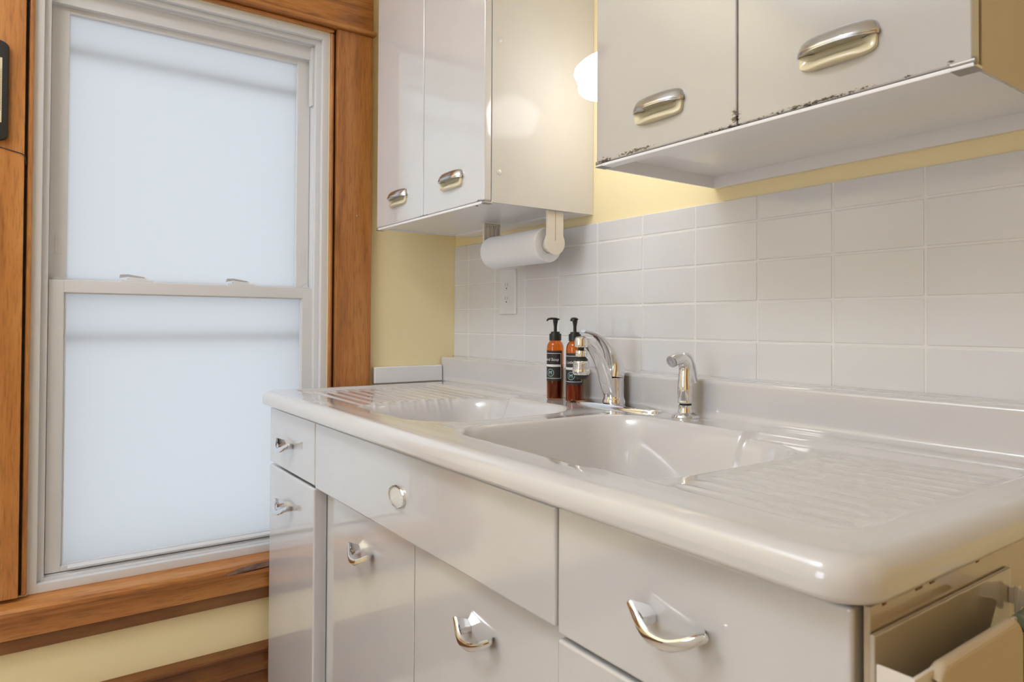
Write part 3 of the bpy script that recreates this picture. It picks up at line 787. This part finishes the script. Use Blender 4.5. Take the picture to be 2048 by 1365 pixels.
# wider pair over the bowls
c2 = thing('wall_cabinet', 'white enamelled two door wall cabinet over the sink with chipped paint at its lower edge', 'cabinet', (1.351, -.15, 1.377), 'white steel wall cabinets')
b = BM()
box(b, 1.0505, 1.0545, -.3030, .0055, 1.3765, 2.12); box(b, 1.0545, 1.6475, -.305, .0055, 1.4000, 1.4060)
box(b, 1.0545, 1.6475, -.0025, .0055, 1.3765, 1.4000); box(b, 1.0505, 1.6515, -.3240, -.3010, 1.3765, 1.3815, .001); box(b, 1.0545, 1.6475, -.305, -.303, 1.381, 2.12)
box(b, 1.0505, 1.6515, -.305, .0055, 2.112, 2.13)
obj('body', b, M['lit_white'], c2)
b = BM(); box(b, 1.6475, 1.6515, -.303, .0055, 1.3765, 2.12, .0008); obj('side_panel', b, M['enamel_end'], c2)
b = BM(); lathe(b, [(.0062, 0), (.0060, .0012), (.0040, .0022), (0, .0025)], (1.6515, -.268, 1.488), 20, Matrix.Rotation(PI/2, 4, 'Y'), cap=False); obj('hole_plug', b, M['enamel'], c2)
b = BM(); box(b, 1.0515, 1.3488, -.3250, -.3060, 1.3825, 2.118, .0028, 3); d3 = obj('door', b, M['enamel_door_r'], c2)
b = BM(); box(b, 1.3506, 1.6505, -.3250, -.3060, 1.3825, 2.118, .0028, 3); d4 = obj('door', b, M['enamel_door_r'], c2)
cup_pull(d3, 1.2005, 1.4485, -.3250, .0525); cup_pull(d4, 1.5000, 1.4485, -.3250, .0525)
for (xa, xb) in ((1.6285, 1.6525), (1.0495, 1.066)):
    b = BM(); lathe(b, [(.0045, 0), (.0045, xb-xa)], (xa, -.3205, 1.3832), 12, Matrix.Rotation(PI/2, 4, 'Y')); box(b, xa, xb, -.3255, -.302, 1.3757, 1.3772, .0006); obj('hinge_pin', b, M['steel'], c2)

# ================================================================= WALL LAMP
lx, ly = .862, -.118
lamp = thing('wall_lamp', 'lit milk glass wall lamp between the two wall cabinets', 'lamp', (lx, .006, 1.72))
pts = [(0, 1.5975), (.040, 1.598), (.056, 1.6005), (.0640, 1.6055), (.0665, 1.613), (.0665, 1.621), (.0700, 1.631), (.0750, 1.6425), (.0760, 1.648), (.0720, 1.657), (.0600, 1.669), (.0450, 1.680), (.0280, 1.687), (.0190, 1.698)]
b = BM(); lathe(b, spline(pts, 3), (lx, ly, 0), 48, cap=False); obj('lamp_shade', b, M['lamp_glass'], lamp)
b = BM(); lathe(b, [(.0, 1.745), (.010, 1.744), (.016, 1.735), (.020, 1.722), (.0215, 1.694), (.0200, 1.693), (.019, 1.712), (0, 1.716)], (lx, ly, 0), 32, cap=False); obj('shade_holder', b, M['old_chrome'], lamp)
b = BM(); sweep(b, spline([(lx, ly, 1.742), (lx, ly+.01, 1.765), (lx, ly+.05, 1.775), (lx, .0, 1.765)], 5), [.006]*16, 12); obj('arm', b, M['old_chrome'], lamp)
b = BM(); lathe(b, [(.048, 0), (.047, .006), (.030, .016), (.010, .020), (0, .020)], (lx, .006, 1.765), 36, Matrix.Rotation(PI/2, 4, 'X')); obj('back_plate', b, M['old_chrome'], lamp)

# ceiling lamp of the kitchen
cl = thing('ceiling_lamp', 'flush square ceiling lamp in the middle of the kitchen, out of view', 'lamp', (1.05, -1.75, ZC))
b = BM(); box(b, .81, 1.29, -1.99, -1.51, 2.56, ZC, .01); obj('housing', b, M['vinyl'], cl)
b = BM(); box(b, .83, 1.27, -1.97, -1.53, 2.50, 2.56, .015, 3); obj('diffuser', b, M['diffuser'], cl)

# ================================================================= PAPER TOWELS
hy, hz = -.108, 1.290
hol = thing('paper_towel_holder', 'cream plastic paper towel holder under the cabinet beside the window', 'holder', (.52, hy, 1.369))
def bracket(x0, x1, ww, top, zc, rr_):
    pts = [(hy-ww, top), (hy+ww, top)]
    a0 = math.asin(min(1, ww/rr_))
    pts = [(hy+ww, top)]
    for i in range(25):
        a = PI/2-a0-(2*PI-2*a0)*i/24
        pts.append((hy+rr_*math.cos(a), zc+rr_*math.sin(a)))
    pts.append((hy-ww, top))
    b = BM(); prism(b, pts, 'x', x0, x1, .0008); return b
o = obj('bracket', bracket(.6605, .6665, .0250, 1.3700, 1.2935, .0300), M['plastic_cream'], hol)
b = BM(); box(b, .6662, .6672, hy-.001, hy+.001, 1.300, 1.3690); obj('groove', b, M['dark'], o) if False else b.free()
b = BM(); box(b, .6664, .6672, hy-.0006, hy+.0006, 1.298, 1.3690); obj('moulded_line', b, M['card'], o)
o = obj('bracket', bracket(.3800, .3850, .0265, 1.3720, 1.2900, .0330), M['plastic_cream'], hol)
b = BM()
for k in range(5): box(b, .3845, .3895, hy-.0262+k*.0129, hy-.0250+k*.0129, 1.308, 1.3712)
box(b, .3845, .3905, hy-.0265, hy+.0265, 1.3655, 1.3680)
for k in range(7): box(b, .3848, .3900, hy-.023+k*.0072, hy-.0205+k*.0072, 1.3600, 1.3655)
obj('bracket_ribs', b, M['plastic_cream'], o)
for xa, xb in ((.3850, .4010), (.636, .6605)):
    b = BM(); lathe(b, [(.0188, 0), (.0188, xb-xa)], (xa, hy, hz), 24, Matrix.Rotation(PI/2, 4, 'Y')); obj('spindle', b, M['plastic_cream'], hol)
rol = thing('paper_towel_roll', 'white paper towel roll held in the cream holder above the outlet', 'paper roll', (.51, hy, hz))
b = BM(); lathe(b, [(.0205, 0), (.0400, .0), (.0430, .003), (.0435, .008), (.0435, .240), (.0430, .2445), (.0415, .2465), (.0205, .2465)], (.3925, hy, hz), 48, Matrix.Rotation(PI/2, 4, 'Y'), cap=False); obj('paper', b, M['paper'], rol, angle=50)
b = BM(); lathe(b, [(.0205, .001), (.0190, .001), (.0190, .2455), (.0205, .2455)], (.3925, hy, hz), 32, Matrix.Rotation(PI/2, 4, 'Y'), cap=False); obj('core', b, M['plastic_cream'], rol)
b = BM(); sweep(b, [(.3945, hy-.0437, hz-.012), (.3945+.242, hy-.0437, hz-.012)], [(.0006, .004)]*2, 8, Vector((0, 1, 0)))
b.free()

# ================================================================= THERMOMETER on the casing
th = thing('wall_thermometer', 'black wall thermometer with cream scale on the wooden window casing', 'thermometer', (.022, -1.229, 1.618))
b = BM(); pr = []
cy_ = -1.229
for sy_, sz_, a0 in ((1, 1, 0), (-1, 1, 90), (-1, -1, 180), (1, -1, 270)):
    for k in range(7):
        a = R(a0+k*15); pr.append((cy_+sy_*.013+.022*math.cos(a), 1.6185+sz_*.100+.0145*math.sin(a)))
prism(b, pr, 'x', .0222, .036, .003, 2); obj('case', b, M['black'], th)
b = BM(); box(b, .0362, .0368, cy_-.026, cy_+.0225, 1.545, 1.692); dl = obj('dial', b, M['dial'], th)
b = BM()
for k in range(29): box(b, .0369, .0371, cy_+.0195, cy_+.0215, 1.572+k*.0033, 1.5732+k*.0033)
obj('tick_marks', b, M['dial_ink'], dl)
bt = BM(); me = bpy.data.meshes.new('q')
mt_ = Matrix(((0, 0, 1, 0), (1, 0, 0, 0), (0, 1, 0, 0), (0, 0, 0, 1)))
for k, s in enumerate(['120', '110', '100', '90', '80', '70', '60', '50', '40', '30', '20', '10', '0', '10', '20', '30', '40']):
    q_ = text_bm(s, .0075, None, Matrix.Translation((.0370, cy_+.0085, 1.685-k*.0084)) @ mt_); me = bpy.data.meshes.new('q'); q_.to_mesh(me); q_.free(); bt.from_mesh(me); bpy.data.meshes.remove(me)
obj('numerals', bt, M['dial_ink'], dl)
b = BM(); sweep(b, [(.0385, cy_-.004, 1.552), (.0385, cy_-.004, 1.688)], [.0018]*2, 10); obj('glass_tube', b, M['plastic_white'], dl)
b = BM(); sweep(b, spline([(.0234, -1.262, 1.500), (.0234, -1.21, 1.4915), (.0234, -1.178, 1.4845), (.0234, -1.166, 1.481), (.0222, -1.1615, 1.472), (.012, -1.1605, 1.46)], 4), [.0011]*21, 8, Vector((0, 0, 1)))
tag(obj('wire', b, M['wire']), 'thin dark wire crossing the wooden casing below the thermometer', 'wire')
b = BM(); lathe(b, [(.0012, 0), (.0012, .006), (.0028, .0065), (.0024, .0082), (0, .0086)], (.0222, -.355, 1.413), 12, Matrix.Rotation(R(78), 4, 'Y')); tag(obj('screw', b, M['chrome']), 'small bright screw standing out of the wooden casing beside the window', 'screw')

# ================================================================= TOWEL RACK on the cabinet end
rk = thing('towel_rack', 'white plastic towel rack screwed to the end of the sink cabinet', 'towel rack', (1.6797, -.46, .80))
b = BM(); box(b, 1.6800, 1.6845, -.600, -.325, .58, .8485, .0016); M['rack'] = mat('glossy_rack_plastic', (.46, .40, .33), .05, coat=1.); obj('back_plate', b, M['rack'], rk)
b = BM(); box(b, 1.6845, 1.7140, -.5985, -.5955, .800, .826, .001); obj('arm', b, M['plastic_cream'], rk)
b = BM(); box(b, 1.6845, 1.7900, -.3350, -.3320, .814, .831, .001); obj('arm', b, M['plastic_cream'], rk)
b = BM(); box(b, 1.6900, 1.6945, -.337, -.3295, .806, .8335, .001); obj('clip', b, M['plastic_cream'], rk)
b = BM(); box(b, 1.7110, 1.7145, -.5980, -.3350, .800, .826, .001); obj('rail', b, M['plastic_cream'], rk)
def drape(x, ya, yb_, ztop, zbot, th_, half=.0075):
    b = BM(); rows = []; ny = 26
    prof = []
    for k in range(10): prof.append((-half, zbot+(ztop-half-zbot)*k/10))
    for k in range(9): a = PI-PI*k/8; prof.append((half*math.cos(a), ztop-half+half*math.sin(a)))
    for k in range(1, 11): prof.append((half, ztop-half-(ztop-half-zbot)*k/10))
    outer = []
    for (dx, z) in prof:
        rw = []
        for i in range(ny+1):
            u = i/ny; y = ya+(yb_-ya)*u
            wob = .0018*math.sin(u*11+z*9)*(1-max(0, min(1, (z-zbot)/(ztop-zbot))))
            rnd = .010*max(0, (abs(2*u-1)-.86)/.14)**2
            rw.append((x+dx+wob, y, z-(rnd if z > ztop-.02 else 0)))
        outer.append(rw)
    grid(b, outer)
    bmesh.ops.remove_doubles(b, verts=b.verts[:], dist=1e-6)
    bmesh.ops.recalc_face_normals(b, faces=b.faces[:])
    bmesh.ops.solidify(b, geom=b.faces[:], thickness=th_)
    return b
b = drape(1.7155, -.572, -.408, .8300, .52, .0035, .0060); tag(obj('cream_towel', b, M['towel_cream'], origin=(1.7155, -.49, .82)), 'cream kitchen towel folded over the rack on the cabinet end', 'towel')
b = drape(1.7155, -.402, -.372, .8290, .54, .0035, .0060); tag(obj('green_towel', b, M['towel_green'], origin=(1.7155, -.39, .82)), 'sage green towel hanging behind the cream one on the rack', 'towel')
b = drape(1.7300, -.3680, -.3590, .8335, .60, .002, .006)
b.free()
b = BM(); rows = []
for k in range(9):
    u = k/8; z = .812-.055*u; hw_ = .020-.012*u
    rows.append([(1.7155-hw_+2*hw_*i/6, -.3300+.002*math.sin(i*1.7), z) for i in range(7)])
grid(b, rows); bmesh.ops.solidify(b, geom=b.faces[:], thickness=.003)
tag(obj('black_cloth', b, M['black_cloth']), 'small black cloth clipped to the far arm of the towel rack', 'cloth')
